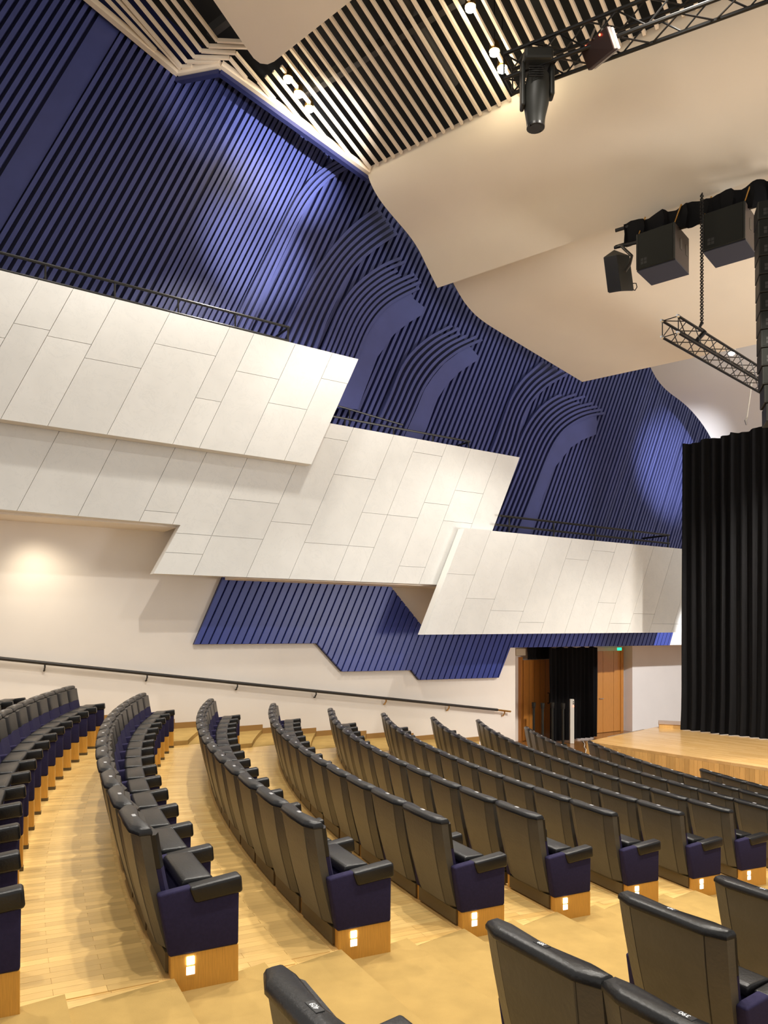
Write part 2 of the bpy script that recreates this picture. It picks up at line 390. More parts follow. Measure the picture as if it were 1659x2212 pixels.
ME['seat'] = yzprism('seat', [(.165, .24), (.285, .235), (.315, .505), (.175, .505)], -.225, .225, 'purple', .02, 3)
ME['seat_pad'] = yzprism('seat_pad', [(.165, .507), (.318, .502), (.322, .545), (.306, .560), (.182, .558), (.167, .545)], -.228, .228, 'leather', .012, 3)
AP = [(.048, .524), (.19, .541), (.425, .553), (.421, .239), (.098, .234)]
ME['arm_panel'] = yzprism('arm_panel', AP, -.030, .030, 'purple', .012, 3)
ME['armrest'] = yzprism('armrest', [(.186, .541), (.433, .570), (.440, .486), (.214, .464)], -.043, .043, 'leather', .016, 4)
ME['leg'] = yzprism('leg', [(.105, .03), (.42, .03), (.42, .240), (.105, .236)], -.026, .026, 'legwood', .002, 1, False)
ME['plinth'] = yzprism('plinth', [(.100, 0), (.423, 0), (.423, .031), (.100, .031)], -.028, .028, 'plinth', 0, 1, False)
ME['under_rail'] = yzprism('under_rail', [(.09, .15), (.14, .15), (.14, .24), (.09, .24)], -.25, .25, 'plinth', 0, 1, False)
bm = bmesh.new(); bm_box(bm, -.020, .020, -.010, .010, 0, .004, .002, 1); ME['number_plate'] = finish(bm, 'number_plate', 'plate')
bm = bmesh.new(); bm_box(bm, -.031, .031, -.012, .012, 0, .003, .001, 1); ME['plate_dark'] = finish(bm, 'number_plate', 'plate_dark')
bm = bmesh.new(); bm_box(bm, 0, .004, .178, .212, .186, .222); ME['aisle_lamp'] = finish(bm, 'aisle_lamp', 'glow')
bm = bmesh.new(); bm_box(bm, 0, .004, .176, .214, .140, .176); ME['aisle_plate'] = finish(bm, 'aisle_plate', 'glowp')
TXT = {}
def text_mesh(s, size):
    if s in TXT: return TXT[s]
    cu = bpy.data.curves.new('t', 'FONT'); cu.body = s; cu.size = size; cu.align_x = 'CENTER'; cu.align_y = 'CENTER'; cu.extrude = .0004
    o = bpy.data.objects.new('t', cu); COL.objects.link(o); bpy.context.view_layer.update()
    me = bpy.data.meshes.new_from_object(o.evaluated_get(bpy.context.evaluated_depsgraph_get())); bpy.data.objects.remove(o)
    me.materials.clear(); me.materials.append(M['plate_txt']); TXT[s] = me; return me
ORD = ['', 'first', 'second', 'third', 'fourth', 'fifth', 'sixth', 'seventh', 'eighth', 'ninth', 'tenth', 'eleventh', 'twelfth', 'thirteenth', 'fourteenth', 'fifteenth']
def chair(k, ang, label, group, right=False, lamp=False, number=None, left=True, detail=True):
    x, y = polar(RK(k), ang)
    # local +y faces the stage (towards the row centre), +x to the sitter's right
    t = empty('theatre_seat', (x, y, HK(k)), math.radians(ang+90), label, 'seat', group)
    for nm in ('back_shell', 'top_cap', 'headrest', 'back_cushion', 'seat', 'seat_pad', 'under_rail'): link(nm, ME[nm], t)
    pz = .829
    if number:
        o = link('number_plate', ME['plate_dark'], t); o.location = (0, -.012, pz-.001)
        q = link('seat_number', text_mesh(number, .022), o); q.location = (0, 0, .0034); q.rotation_euler = (0, 0, math.pi)
    else:
        o = link('number_plate', ME['number_plate'], t); o.location = (0, -.012, pz-.001)
    sides = ([-1] if left else [])+([1] if right else [])
    for s in sides:
        for nm in ('arm_panel', 'armrest', 'leg', 'plinth'):
            o = link(nm, ME[nm], t); o.location = (s*W2, 0, 0)
            if nm == 'leg' and lamp and s == 1:
                a_ = link('aisle_lamp', ME['aisle_lamp'], o); a_.location = (.0255, 0, 0)
                a_ = link('aisle_plate', ME['aisle_plate'], o); a_.location = (.0255, 0, 0)
    return t
for k, (a0, st, n_) in ROW.items():
    rown = ORD[13-k] if 13-k <= 12 else 'last'
    for i in range(n_):
        wallend = k in (1, 11, 12)
        pos = ORD[n_-i] if wallend else ORD[i+1]
        ref = 'the side-wall end' if wallend else 'the carpeted aisle'
        lab = f'black leather tip-up seat, {pos} from {ref}, {rown} row from the stage'
        chair(k, a0-st*i, lab, f'seats of the {rown} row from the stage', right=(i == 0), lamp=(i == 0 and 3 <= k <= 10))
for k, lst in NEAR.items():
    for i, (ang, num) in enumerate(lst):
        lb = {'409': 'nearest black seat, its number plate 409 at the bottom centre beside the carpeted aisle', '389': 'large black seat numbered 389 at lower right, first from the carpeted aisle',
              '390': 'large black seat numbered 390, cut by the bottom right corner', '369': 'black seat numbered 369 in front of the two large lower right seats', '349': 'black seat cut by the right edge above the seat numbered 369'}[num]
        chair(k, ang, lb, 'seats on the near side of the aisle', right=True, number=num)

# the seats that carry on beyond the right edge of the frame
for k, a_, m_ in ((6, 210.97, 2), (7, 209.1, 3), (8, 208.4, 3), (9, 207.6, 3)):
    for i in range(m_):
        chair(k, a_+i*ROW[k][1], f'black leather seat beyond the right edge, {ORD[i+1 if k > 6 else i+2]} across the aisle in {ORD[13-k]} row from stage', 'seats on the near side of the aisle', right=(i == m_-1))

# ------------------------------------------------------------------ lower side wall
wl = empty('wall_left', w3(0, 0, 0), kind='structure')
B2O, B1O, UO = .86, 1.08, -.43
tc = wtz(1113, 1500, 0)[0]; zl = wtz(1103, 1398, 0)[1]; zr = ZC+1.2
wall_poly('wall_panel', [(-11, -.05), (tc, -.05), (tc, zl), (16, zl), (16, zr), (-11, zr)], -.2, 0, 'wall', wl)
zt = wtz(380, 1134, B2O)[1]
tq = wtz(430, 1250, 0)[0]
wall_poly('wall_panel', [(-11, zr), (tq+1.2, zr), (tq+1.6, zt+.2), (-11, zt+.2)], -.2, 0, 'wall', wl)
wall_poly('wall_return', [(tc-.15, -.05), (tc, -.05), (tc, zl), (tc-.15, zl)], -2.35, -.2, 'wall', wl)
# brown skirting that follows the side aisle steps
for k in range(1, 9):
    r1, r0 = RK(k)-.12, RK(k+1)-.12; z = HK(k)
    for ra, rb, zz in ((r1, r0+.47, z+STEP*.5), (r0+.47, r0, z)):
        ta = float((np.array(polar(ra, wall_ang(ra)))-P4)@U); tb = float((np.array(polar(rb, wall_ang(rb)))-P4)@U)
        wall_poly('skirting', [(ta, zz-.02), (tb+.012, zz-.02), (tb+.012, zz+.10), (ta, zz+.10)], 0, .012, 'skirt', wl)
spot('soffit_light', w3(wtz(60, 1150, 0)[0], zt-.10, .62), w3(wtz(110, 1300, 0)[0], zt-1.9, -.05), 110, 60, (1, .86, .64), 1.0, .25)
# niche with doors behind the corner
tr = wtz(1366, 1500, -1.98)[0]
wall_poly('niche_wall', [(tc-.3, -.02), (tr+.2, -.02), (tr+.2, zl+.2), (tc-.3, zl+.2)], -2.6, -2.35, 'wall', wl)
wall_poly('niche_wall', [(tr, -.02), (17, -.02), (17, zl+.2), (tr, zl+.2)], -2.6, -1.98, 'wall', wl)
wall_poly('niche_soffit', [(tc-.2, zl), (17, zl), (17, zl+.1), (tc-.2, zl+.1)], -2.4, -.2, 'wall', wl)

# low slanted blue panel on the lower wall
pan = empty('blue_wall_panel', w3(wtz(700, 1390, .1)[0], wtz(700, 1390, .1)[1], .05), label='low blue slatted acoustic panel with stepped lower edge on the white wall', cat='wall panel')
poly = [wtz(*q, .09) for q in ((500, 1205), (420, 1392), (685, 1390), (740, 1451), (890, 1448), (907, 1469), (1078, 1464), (1103, 1399), (1447, 1394), (1456, 1362), (920, 1362), (838, 1258), (838, 1205))]
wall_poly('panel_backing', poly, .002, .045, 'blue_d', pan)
s = min(sval(*p) for p in poly); smax = max(sval(*p) for p in poly)
while s < smax:
    q = strip(poly, s, s+.155*.84)
    if q and areap(q) > .002: wall_poly('slat', q, .045, .09, 'blue_low', pan, .006)
    s += .155

# wall handrail
hr = empty('handrail', w3(0, 2.0, .08), label='black leather-wrapped handrail with brass end on the white side wall', cat='handrail')
ra, rb = wtz(-60, 1416, .09), wtz(1075, 1533.5, .09); re = wtz(1103, 1537, .09)
tube('rail', [w3(*ra, .09), w3(*rb, .09)], .029, 'leatherwrap', hr)
tube('rail_end', [w3(*rb, .09), w3(*re, .09)], .021, 'brass', hr)
for x in (97, 318, 513, 683, 834, 970, 1090):
    t = wtz(x, 1500, .09)[0]; z = ra[1]+(rb[1]-ra[1])*(t-ra[0])/(rb[0]-ra[0])
    tube('bracket', [w3(t, z-.02, .09), w3(t, z-.07, .088), w3(t, z-.085, .06), w3(t, z-.12, .045), w3(t, z-.125, .0)], .014, 'brass' if x > 700 else 'duct', hr, 6)

# ------------------------------------------------------------------ balconies
def line_at(p, q, x): return (x, p[1]+(q[1]-p[1])*(x-p[0])/(q[0]-p[0]))
def balcony(label, px, off, cols, joints, slab_top_drop, z_floor, seed, width=.5):
    poly = [wtz(*q, off) for q in px]
    c = w3(sum(p[0] for p in poly)/len(poly), min(p[1] for p in poly), off)
    b = empty('balcony', c, label=label, cat='balcony')
    wall_poly('parapet', poly, off-.20, off-.022, 'edge', b)
    rng = random.Random(seed)
    if cols is None:
        s0, s1 = min(sval(*p) for p in poly), max(sval(*p) for p in poly); cols = [s0]
        while cols[-1] < s1-.25: cols.append(cols[-1]+rng.uniform(.52, .95))
        cols[-1] = s1+.01
    zs0, zs1 = min(p[1] for p in poly), max(p[1] for p in poly)
    for i in range(len(cols)-1):
        q = strip(poly, cols[i], cols[i+1])
        if not q: continue
        js = joints[i] if joints else sorted(rng.sample([.12+.11*j for j in range(8)], 2 if zs1-zs0 > 2.4 else 1))
        a0, a1 = min(p[1] for p in q), max(p[1] for p in q)
        lv = [a0-.1]+[zs0+(zs1-zs0)*j for j in js]+[a1+.1]
        for j in range(len(lv)-1):
            g = .0035
            r = clip_half(q, 0, 1, lv[j+1]-g)
            if len(r) > 2: r = clip_half(r, 0, -1, -(lv[j]+g))
            r = clean(r)
            if r:
                k0 = min(sval(*p) for p in r); k1 = max(sval(*p) for p in r)
                r = strip(r, k0+g, k1-g)
                if r and areap(r) > .003: wall_poly('marble_slab', r, off-.022, off, 'marble', b)
    return b, poly
b1px = [line_at((75, 602.5), (774.5, 776), -420), (774.5, 776), (673, 1003), line_at((0, 905), (673, 1003), -420)]
z4 = lambda x, y: (x*.5003, 520+y*.5003)
cl = [((305, 215), (10, 770)), ((490, 255), (215, 800)), ((725, 315), (470, 835)), ((985, 385), (748, 878)), ((1090, 405), (868, 890)), ((1270, 455), (1055, 925)), ((1430, 485), (1235, 945))]
cs = [sum(sval(*wtz(*z4(*q), B1O)) for q in l)/2 for l in cl]
ends = [wtz(*q, B1O) for q in b1px]
cs = [cs[0]-2.4, cs[0]-1.75, cs[0]-1.1, cs[0]-.48]+cs+[max(sval(*p) for p in ends)+.01]
cs = [min(sval(*p) for p in ends)]+[c for c in cs if c > min(sval(*p) for p in ends)+.1]
jz = {}
jp = [(.45,), (.62,), (.4,), (.55,), (.66,), (.62,), (.52,), (.72,), (.38,), (.64,), (.44,), (.72,)]
bal1, p1 = balcony('topmost white marble balcony front at left with dark rail', b1px, B1O, cs, [jp[i % len(jp)] for i in range(len(cs))], 0, 0, 1)
b2px = [line_at((723, 916), (1123, 988), -420), (1123, 988), (1019, 1266), (332, 1239), (390, 1134), line_at((0, 1100), (390, 1134), -420)]
bal2, p2 = balcony('middle white marble balcony front, partly shaded below the topmost balcony', b2px, B2O, None, None, 0, 0, 5)
b3px = [(1003.5, 1141), (1530.6, 1191), (1477, 1366), (915.6, 1371)]
bal3, p3 = balcony('lowest white marble balcony front beside the black stage curtain', b3px, B1O, None, None, 0, 0, 11)
# balcony floors / soffits back to the wall
def soffit(b, t0, t1, z, off):
    wall_poly('balcony_floor', [(t0, z), (t1, z), (t1, z+.22), (t0, z+.22)], UO, off-.2, 'wall', b)
zb2 = min(p[1] for p in p2); zb2l = p2[4][1]
soffit(bal1, -11, p1[2][0]-.25, min(p[1] for p in p1), B2O-.01)
soffit(bal2, -11, p2[4][0], zb2l-.02, B2O); soffit(bal2, p2[3][0]+1.5, p2[2][0]+.3, zb2, B2O); soffit(bal3, p3[3][0]+1.9, p3[2][0], p3[2][1], B1O)
# railings
def railing(parent, pxs, off, posts, drop, r=.017, low=None, ret=None):
    g = [wtz(*q, off) for q in pxs]; rl = tube('rail', [w3(*q, off) for q in g], r, 'steel', parent)
    for x in posts:
        t = wtz(x, 1000, off)[0]; z = g[0][1]+(g[-1][1]-g[0][1])*(t-g[0][0])/(g[-1][0]-g[0][0])
        tube('post', [w3(t, z, off), w3(t, z-drop, off)], r*.75, 'steel', parent, 6)
    if low:
        tube('rail', [w3(*wtz(*q, off), off) for q in low], r, 'steel', parent)
    if ret:
        t, z = g[-1]; tube('return_rail', [w3(t, z, off), w3(t, z, off-ret)], r, 'steel', parent)
railing(bal1, [(-60, 530), (624, 707)], B1O-.1, (98, 248, 385, 508, 622), .34, .022, [(-60, 568), (624, 737)], .5)
railing(bal2, [(700, 896), (1015, 954)], B2O-.1, (745, 850, 935, 1012), .22, .020, None, .4)
railing(bal2, [(700, 868), (870, 918)], B2O-.55, (755, 800), .3, .018)
railing(bal3, [(1080, 1114), (1446, 1156)], B1O-.1, (1100, 1196, 1286, 1368, 1443), .5, .024, [(1070, 1133), (1446, 1174)], .8)

# ------------------------------------------------------------------ upper blue wall
up = empty('wall_upper', w3(0, ZC+2, UO), kind='structure')
def uz(px, py): return wtz(px, py, UO)
top = [uz(*q) for q in ((-260, -380), (205, 8), (385, 155), (478, 150), (800, 385), (860, 480), (950, 600), (1010, 640), (1258, 800), (1400, 760), (1440, 825), (1540, 925), (1700, 1040))]
botz = p3[3][1]+.1
upoly = [(-11.5, ZC+1.5)]+[top[0]]+top[1:]+[(16.5, botz), (3.0, botz), (1.0, ZC+1.0), (-11.5, ZC+1.0)]
upoly = [(-9.5, ZC+1.0)]+top+[(16.5, botz), (4.2, botz), (3.2, ZC+1.0)]
big = [(t, z+.9) for t, z in top]
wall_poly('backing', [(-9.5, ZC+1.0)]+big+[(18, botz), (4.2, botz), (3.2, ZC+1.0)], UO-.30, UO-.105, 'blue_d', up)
s = min(sval(*p) for p in upoly); smax = max(sval(*p) for p in upoly)
w_l, w_r = sval(*uz(40, 300)), sval(*uz(75, 300))
s_f0, s_f1 = sval(*uz(545, 200)), sval(*uz(655, 420))
s_r = sval(*uz(1330, 1000))
rng = random.Random(3)
while s < smax:
    if w_l-.02 < s < w_r: 
        q = strip(upoly, s, s+.40)
        if q: wall_poly('wide_board', q, UO-.105, UO-.02, 'blue', up)
        s += .43; continue
    if s_f0 < s < s_f1: pitch, wd, d = .104, .070, rng.choice((-.015, .0, .02))
    elif s > s_r: pitch, wd, d = .12, .07, rng.choice((-.01, .01))
    else: pitch, wd, d = .134, .072, 0
    q = strip(upoly, s, s+wd)
    if q and areap(q) > .004: wall_poly('slat', q, UO-.105, UO+.02+d, 'blue', up, 0)
    s += pitch
# swept bundles of curved slats standing proud of the straight ones
def resample(pts, m):
    pts = [np.array(p, float) for p in pts]; d = [0]
    for i in range(1, len(pts)): d.append(d[-1]+np.linalg.norm(pts[i]-pts[i-1]))
    out = []
    for j in range(m):
        x = d[-1]*j/(m-1); i = min(max(0, np.searchsorted(d, x)-1), len(pts)-2); s_ = (x-d[i])/(d[i+1]-d[i]); out.append(pts[i]*(1-s_)+pts[i+1]*s_)
    for _ in range(3): out = [out[0]]+[(out[i-1]+2*out[i]+out[i+1])/4 for i in range(1, m-1)]+[out[-1]]
    return out
def sweep(name, tz, wd, o0, o1, material, parent):
    bm = bmesh.new(); n = len(tz); L, R = [], []
    for i in range(n):
        d = np.array(tz[min(i+1, n-1)])-np.array(tz[max(i-1, 0)]); d /= np.linalg.norm(d); p = np.array([-d[1], d[0]])
        L.append(np.array(tz[i])+p*wd/2); R.append(np.array(tz[i])-p*wd/2)
    ring = [[bm.verts.new(w3(*L[i], o0)), bm.verts.new(w3(*L[i], o1)), bm.verts.new(w3(*R[i], o1)), bm.verts.new(w3(*R[i], o0))] for i in range(n)]
    for i in range(n-1):
        for j in range(4): bm.faces.new((ring[i][j], ring[i][(j+1) % 4], ring[i+1][(j+1) % 4], ring[i+1][j]))
    bm.faces.new(ring[0][::-1]); bm.faces.new(ring[-1])
    return wobj(name, bm, material, parent)
PR = UO+.12
def bundle(outer, inner, n, wd=.062, cuts=None, board=None):
    O = resample([wtz(*q, PR) for q in outer], 28); I = resample([wtz(*q, PR) for q in inner], 28)
    c0 = 3 if cuts else 0; bp = [(float(p[0]), float(p[1])) for p in O[c0:]]+[(float(p[0]), float(p[1])) for p in I[::-1][:28-c0//2]]
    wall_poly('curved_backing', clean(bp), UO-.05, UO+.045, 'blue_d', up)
    for j in range(n):
        f = j/(n-1); path = [O[i]*(1-f)+I[i]*f for i in range(28)]
        if cuts: path = path[cuts[j]:]
        sweep('curved_slat', path, wd, UO+.045, PR, 'blue', up)
    if board:
        wall_poly('curved_board', [wtz(*q, PR) for q in board], UO-.05, UO+.10, 'blue', up)
bundle([(745, 341), (705, 361), (671, 388), (645, 425), (630, 455), (607, 500), (530, 655), (500, 720)], [(763, 354), (724, 373), (692, 400), (673, 425), (656, 450), (632, 496), (558, 655), (528, 720)], 3, .06)
bundle([(817, 449), (777, 476), (743, 508), (717, 539), (695, 570), (678, 597), (661, 628), (644, 664), (625, 701), (570, 820)], [(858, 503), (820, 527), (777, 561), (753, 592), (734, 628), (717, 662), (702, 693), (683, 749), (650, 820)], 6)
bundle([(867, 557), (832, 570), (801, 590), (772, 614), (750, 640), (736, 664), (726, 689), (714, 717), (697, 760), (645, 880)], [(916, 617), (881, 633), (849, 650), (825, 669), (808, 691), (796, 710), (784, 737), (776, 760), (722, 880)], 8, .06, (0, 0, 2, 2, 0, 0, 0, 1),
       [(889, 630), (862, 646), (829, 670), (812, 692), (800, 713), (788, 737), (778, 762), (724, 880), (774, 884), (790, 840), (817, 770), (838, 742), (852, 722), (883, 697), (917, 677), (917, 662), (895, 645)])
bundle([(977, 703), (926, 730), (888, 764), (864, 802), (849, 846), (825, 899), (785, 985)], [(1042, 733), (994, 754), (955, 783), (931, 812), (912, 841), (897, 879), (850, 985)], 6, .06, (0, 0, 1, 1, 0, 0),
       [(1015, 746), (998, 756), (960, 785), (936, 814), (917, 843), (902, 881), (855, 985), (898, 985), (924, 923), (946, 862), (965, 832), (994, 803), (1033, 777), (1033, 767)])
bundle([(1175, 780), (1129, 821), (1105, 860), (1090, 903), (1071, 957), (1040, 1030)], [(1228, 806), (1182, 831), (1148, 865), (1129, 903), (1114, 960), (1085, 1030)], 5, .06)
bundle([(1246, 841), (1208, 853), (1177, 872), (1153, 898), (1137, 925), (1124, 954), (1113, 988), (1086, 1052), (1040, 1165)], [(1308, 892), (1272, 897), (1246, 909), (1219, 927), (1200, 951), (1187, 978), (1174, 1010), (1150, 1073), (1113, 1165)], 8, .06, (3, 1, 0, 2, 0, 0, 0, 0),
       [(1289, 894), (1272, 898), (1246, 910), (1219, 928), (1200, 952), (1187, 979), (1174, 1011), (1150, 1074), (1113, 1165), (1143, 1165), (1177, 1065), (1198, 1012), (1216, 989), (1235, 966), (1259, 950), (1289, 938), (1292, 915)])

# ------------------------------------------------------------------ ceiling
ce = empty('ceiling', k3(-6, 9), kind='structure')
def kpoly(name, pts, dz0, dz1, material):
    bm = bmesh.new(); bm_prism(bm, None, [(x, y, z+dz0) for x, y, z in pts], [(x, y, z+dz1) for x, y, z in pts]); return wobj(name, bm, material, ce)
kpoly('gap_blackout', [k3(-16, -4), k3(10, -4), k3(10, 12.4), k3(-16, 12.4)], 1.0, 1.1, 'void')  # black sheet added above the slats so world light stays out of gaps
SA = 11.32
tcr = [onk(385, 158), onk(478, 140), onk(795, 370)]
def trim_e(sa):                            # e coordinate of the ceiling edge beyond the corner
    p, q = np.array(tcr[1]), np.array(tcr[2]); a0, a1 = p[:2]@A, q[:2]@A; e0, e1 = p[:2]@E, q[:2]@E
    return e0+(e1-e0)*(sa-a0)/(a1-a0)
def ksl(name, p, q, wd=.055, ht=.13, material='slatw'):
    bm = bmesh.new(); bar(bm, p, q, wd, ht); return wobj(name, bm, material, ce)
se = -9.361
i = 0
a_lo = float(np.array(tcr[1])[:2]@A)
while se < 6:
    p, q = np.array(tcr[1]), np.array(tcr[2]); e0, e1 = p[:2]@E, q[:2]@E
    sa0 = -3.0
    ksl('ceiling_slat', k3(se, sa0), k3(se, SA), .044, .055)
    se += .1885
# slats that die into the edge trim left of the first full one
se = -9.361-.1885
while se > float(np.array(tcr[1])[:2]@E)+.05:
    p, q = np.array(tcr[1]), np.array(tcr[2]); e0, e1 = p[:2]@E, q[:2]@E; a0, a1 = p[:2]@A, q[:2]@A
    sa1 = a0+(a1-a0)*(se-e0)/(e1-e0)
    ksl('ceiling_slat', k3(se, 9.15), k3(se, max(9.2, sa1-.03)), .044, .055); se -= .1885
zc = lambda x, y: (180+x*.2652, y*.2652)
ZZ = [[(140, -60), (590, 410)], [(230, -60), (790, 558)], [(300, -40), (800, 545), (885, 540)], [(400, -40), (845, 505), (1110, 498)], [(500, -40), (905, 465), (1190, 472), (1330, 640)],
      [(610, -40), (960, 415), (1240, 430), (1560, 810)], [(700, -40), (1020, 375), (1400, 385)], [(810, -40), (1090, 330), (1400, 345)]]
for zz in ZZ:
    pts = [onk(*zc(*q)) for q in zz]; bm = bmesh.new()
    for p, q in zip(pts, pts[1:]): bar(bm, p, q, .044, .055)
    wobj('ceiling_slat', bm, 'slatw', ce)
# cross beams and dark ducts above the slats
for sa in (3.5, 5.2, 6.9, 8.4, 9.9):
    bm = bmesh.new(); bar(bm, k3(trim_e(sa)+.1 if sa > 8 else -10.2, sa, .32), k3(8, sa, .32), .12, .16); wobj('cross_beam', bm, 'duct', ce)
for se_, r_ in ((-7.4, .16), (-4.0, .2), (-1.2, .14), (1.5, .2)):
    bm = bmesh.new(); bm_tube(bm, [k3(se_, 0, .65), k3(se_, 11.2, .65)], r_, 12); wobj('air_duct', bm, 'duct', ce, True)
# edge trim, zigzag
tp = [onk(*q) for q in ((-60, -215), (205, 8), (385, 158), (478, 140), (797, 371))]
bm = bmesh.new()
for p, q in zip(tp, tp[1:]): bar(bm, p, q, .11, .10)
trim = wobj('trim_1', bm, 'slatw'); tag(trim, kind='structure')
bm = bmesh.new()
for p, q in zip(tp[2:], tp[3:]):
    off = np.array([-N[0], -N[1]])*.07
    bar(bm, (p[0]+off[0], p[1]+off[1], p[2]-.10), (q[0]+off[0], q[1]+off[1], q[2]-.10), .10, .07)
tag(wobj('trim_2', bm, 'blue_d'), kind='structure')
# curved plaster reflectors, level across the hall
def reflector(name, px, off, length, material, th=.07):
    base_ = [w3(*wtz(*q, off), off) for q in px]; base_ = [tuple(v) for v in resample(base_, 26)]
    bm = bmesh.new(); rows = []
    for dz in (0, th):
        rows.append([[bm.verts.new((x+E[0]*d, y+E[1]*d, z+dz)) for x, y, z in base_] for d in (0, length)])
    n = len(base_)
    for i in range(n-1):
        bm.faces.new((rows[0][0][i], rows[0][1][i], rows[0][1][i+1], rows[0][0][i+1]))
        bm.faces.new((rows[1][0][i], rows[1][0][i+1], rows[1][1][i+1], rows[1][1][i]))
        for d in (0, 1): bm.faces.new((rows[0][d][i], rows[0][d][i+1], rows[1][d][i+1], rows[1][d][i]))
    for i in (0, n-1): bm.faces.new((rows[0][0][i], rows[1][0][i], rows[1][1][i], rows[0][1][i]))
    return wobj(name, bm, material, ce, True)
RO = .53
reflector('ceiling_reflector', [(792, 371), (799, 395), (818, 430), (848, 467), (880, 503), (903, 535), (920, 572), (945, 622)], RO, 15, 'beige')
reflector('ceiling_reflector', [(955, 560), (978, 610), (993, 640), (1008, 663), (1032, 688), (1130, 748), (1258, 825)], RO, 15, 'beige')
reflector('ceiling_reflector', [(1360, 690), (1403, 790), (1418, 822), (1440, 845), (1480, 872), (1510, 905), (1535, 942), (1560, 1000)], RO, 15, 'whitec')
# rounded reflector below the slats at the top of the frame
rp = []
cr_ = [onk(q[0], q[1], -.45) for q in ((330, -190), (535, 108), (548, 126), (562, 137), (578, 139), (592, 133), (1000, -190))]
bm = bmesh.new(); bm_prism(bm, None, cr_, [(x, y, z+.12) for x, y, z in cr_], 0); wobj('ceiling_reflector', bm, 'beige', ce)

# pendant lamps in the slat gaps
def pendant(px, py, idx, label):
    x, y, z = onk(px, py, -.05)
    t = empty('ceiling_lamp', (x, y, z), label=label, cat='lamp', group='ceiling lamps')
    bm = bmesh.new(); bm_tube(bm, [(x, y, z+.20), (x, y, z+.14), (x, y, z+.02)], [.03, .075, .085], 14); wobj('shade', bm, 'brass', t, True)
    bm = bmesh.new(); bm_tube(bm, [(x, y, z+.02), (x, y, z-.02), (x, y, z-.05)], [.078, .072, .03], 14); wobj('bulb', bm, 'lamp', t, True)
    tube('cord', [(x, y, z+.2), (x, y, z+.95)], .008, 'steel', t, 6)
    l = bpy.data.lights.new('lamp_light', 'POINT'); l.energy = 6; l.color = (1, .86, .6); l.shadow_soft_size = .06
    o = bpy.data.objects.new('lamp_light', l); COL.objects.link(o); o.parent = t; o.location = (0, 0, -.30)
for i, (q, lb) in enumerate((((622, 172), 'glowing ceiling lamp by the blue wall, highest of the left three'), ((645, 204), 'glowing ceiling lamp by the blue wall, middle of the left three'), ((668, 236), 'glowing ceiling lamp by the blue wall, lowest of the left three'),
                             ((1016, 18), 'glowing ceiling lamp at the top edge right of centre'), ((1068, 114), 'glowing ceiling lamp between slats just left of the truss'), ((1085, 150), 'glowing ceiling lamp half hidden behind the truss end'))):
    pendant(*q, i, lb)

# ------------------------------------------------------------------ stage, doors, curtains
SZ = ZC-2.15
stg = empty('stage', atz(1473, 1630.6, SZ)[:2]+(0,), label='low oak stage platform with vertical board front beyond the seats', cat='stage')
s0 = np.array(atz(1267, 1601.5, SZ)[:2]); s1 = np.array(atz(1659, 1659, SZ)[:2]); sd = (s1-s0)/np.linalg.norm(s1-s0); s2 = s0+sd*14
s3 = np.array(atz(1366, 1581, SZ)[:2]); ld = (s3-s0)/np.linalg.norm(s3-s0); s4 = s0+ld*7; s5 = s2+ld*10
bm = bmesh.new(); uvl = bm.loops.layers.uv.new('UVMap')
ring = [s0, s2, s5, s4]
for za, zb in ((SZ-.05, SZ),):
    a_ = [(q[0], q[1], za) for q in ring]; b_ = [(q[0], q[1], zb) for q in ring]; bm_prism(bm, None, a_, b_)
for f in bm.faces:
    for lp in f.loops: c_ = lp.vert.co; lp[uvl].uv = (c_.x*sd[0]+c_.y*sd[1], c_.x*-sd[1]+c_.y*sd[0])
wobj('stage_top', bm, 'stage_oak', stg)
def board_run(p, d, length):
    i = 0; x = 0; rng = random.Random(5)
    while x < length:
        wd = rng.choice((.075, .09, .11)); nn = np.array([-d[1], d[0]]); off = rng.uniform(0, .002)
        p0 = p+d*x; p1_ = p+d*(x+wd-.003)
        bm = bmesh.new(); a_ = [(*(p0+nn*(.0+off)), 0), (*(p1_+nn*off), 0), (*(p1_+nn*.03), 0), (*(p0+nn*.03), 0)]
        bm_prism(bm, None, a_, [(q[0], q[1], SZ-.05) for q in a_]); wobj('front_board', bm, 'stage_board', stg); x += wd
board_run(s0, sd, 6.5)
def shift(p, q): return p
bm = bmesh.new()
b_ = [s0+np.array([-sd[1], sd[0]])*.05, s0+np.array([-sd[1], sd[0]])*.05+sd*14, s5, s4]
bm_prism(bm, None, [(q[0], q[1], 0) for q in b_], [(q[0], q[1], SZ-.05) for q in b_]); wobj('stage_core', bm, 'stage_board', stg)
bm = bmesh.new(); l0, l1 = s0+ld*.9, s0+ld*2.6
bar(bm, (*l0, SZ+.003), (*l1, SZ+.003), .03, .006); wobj('edge_strip', bm, 'alum', stg)
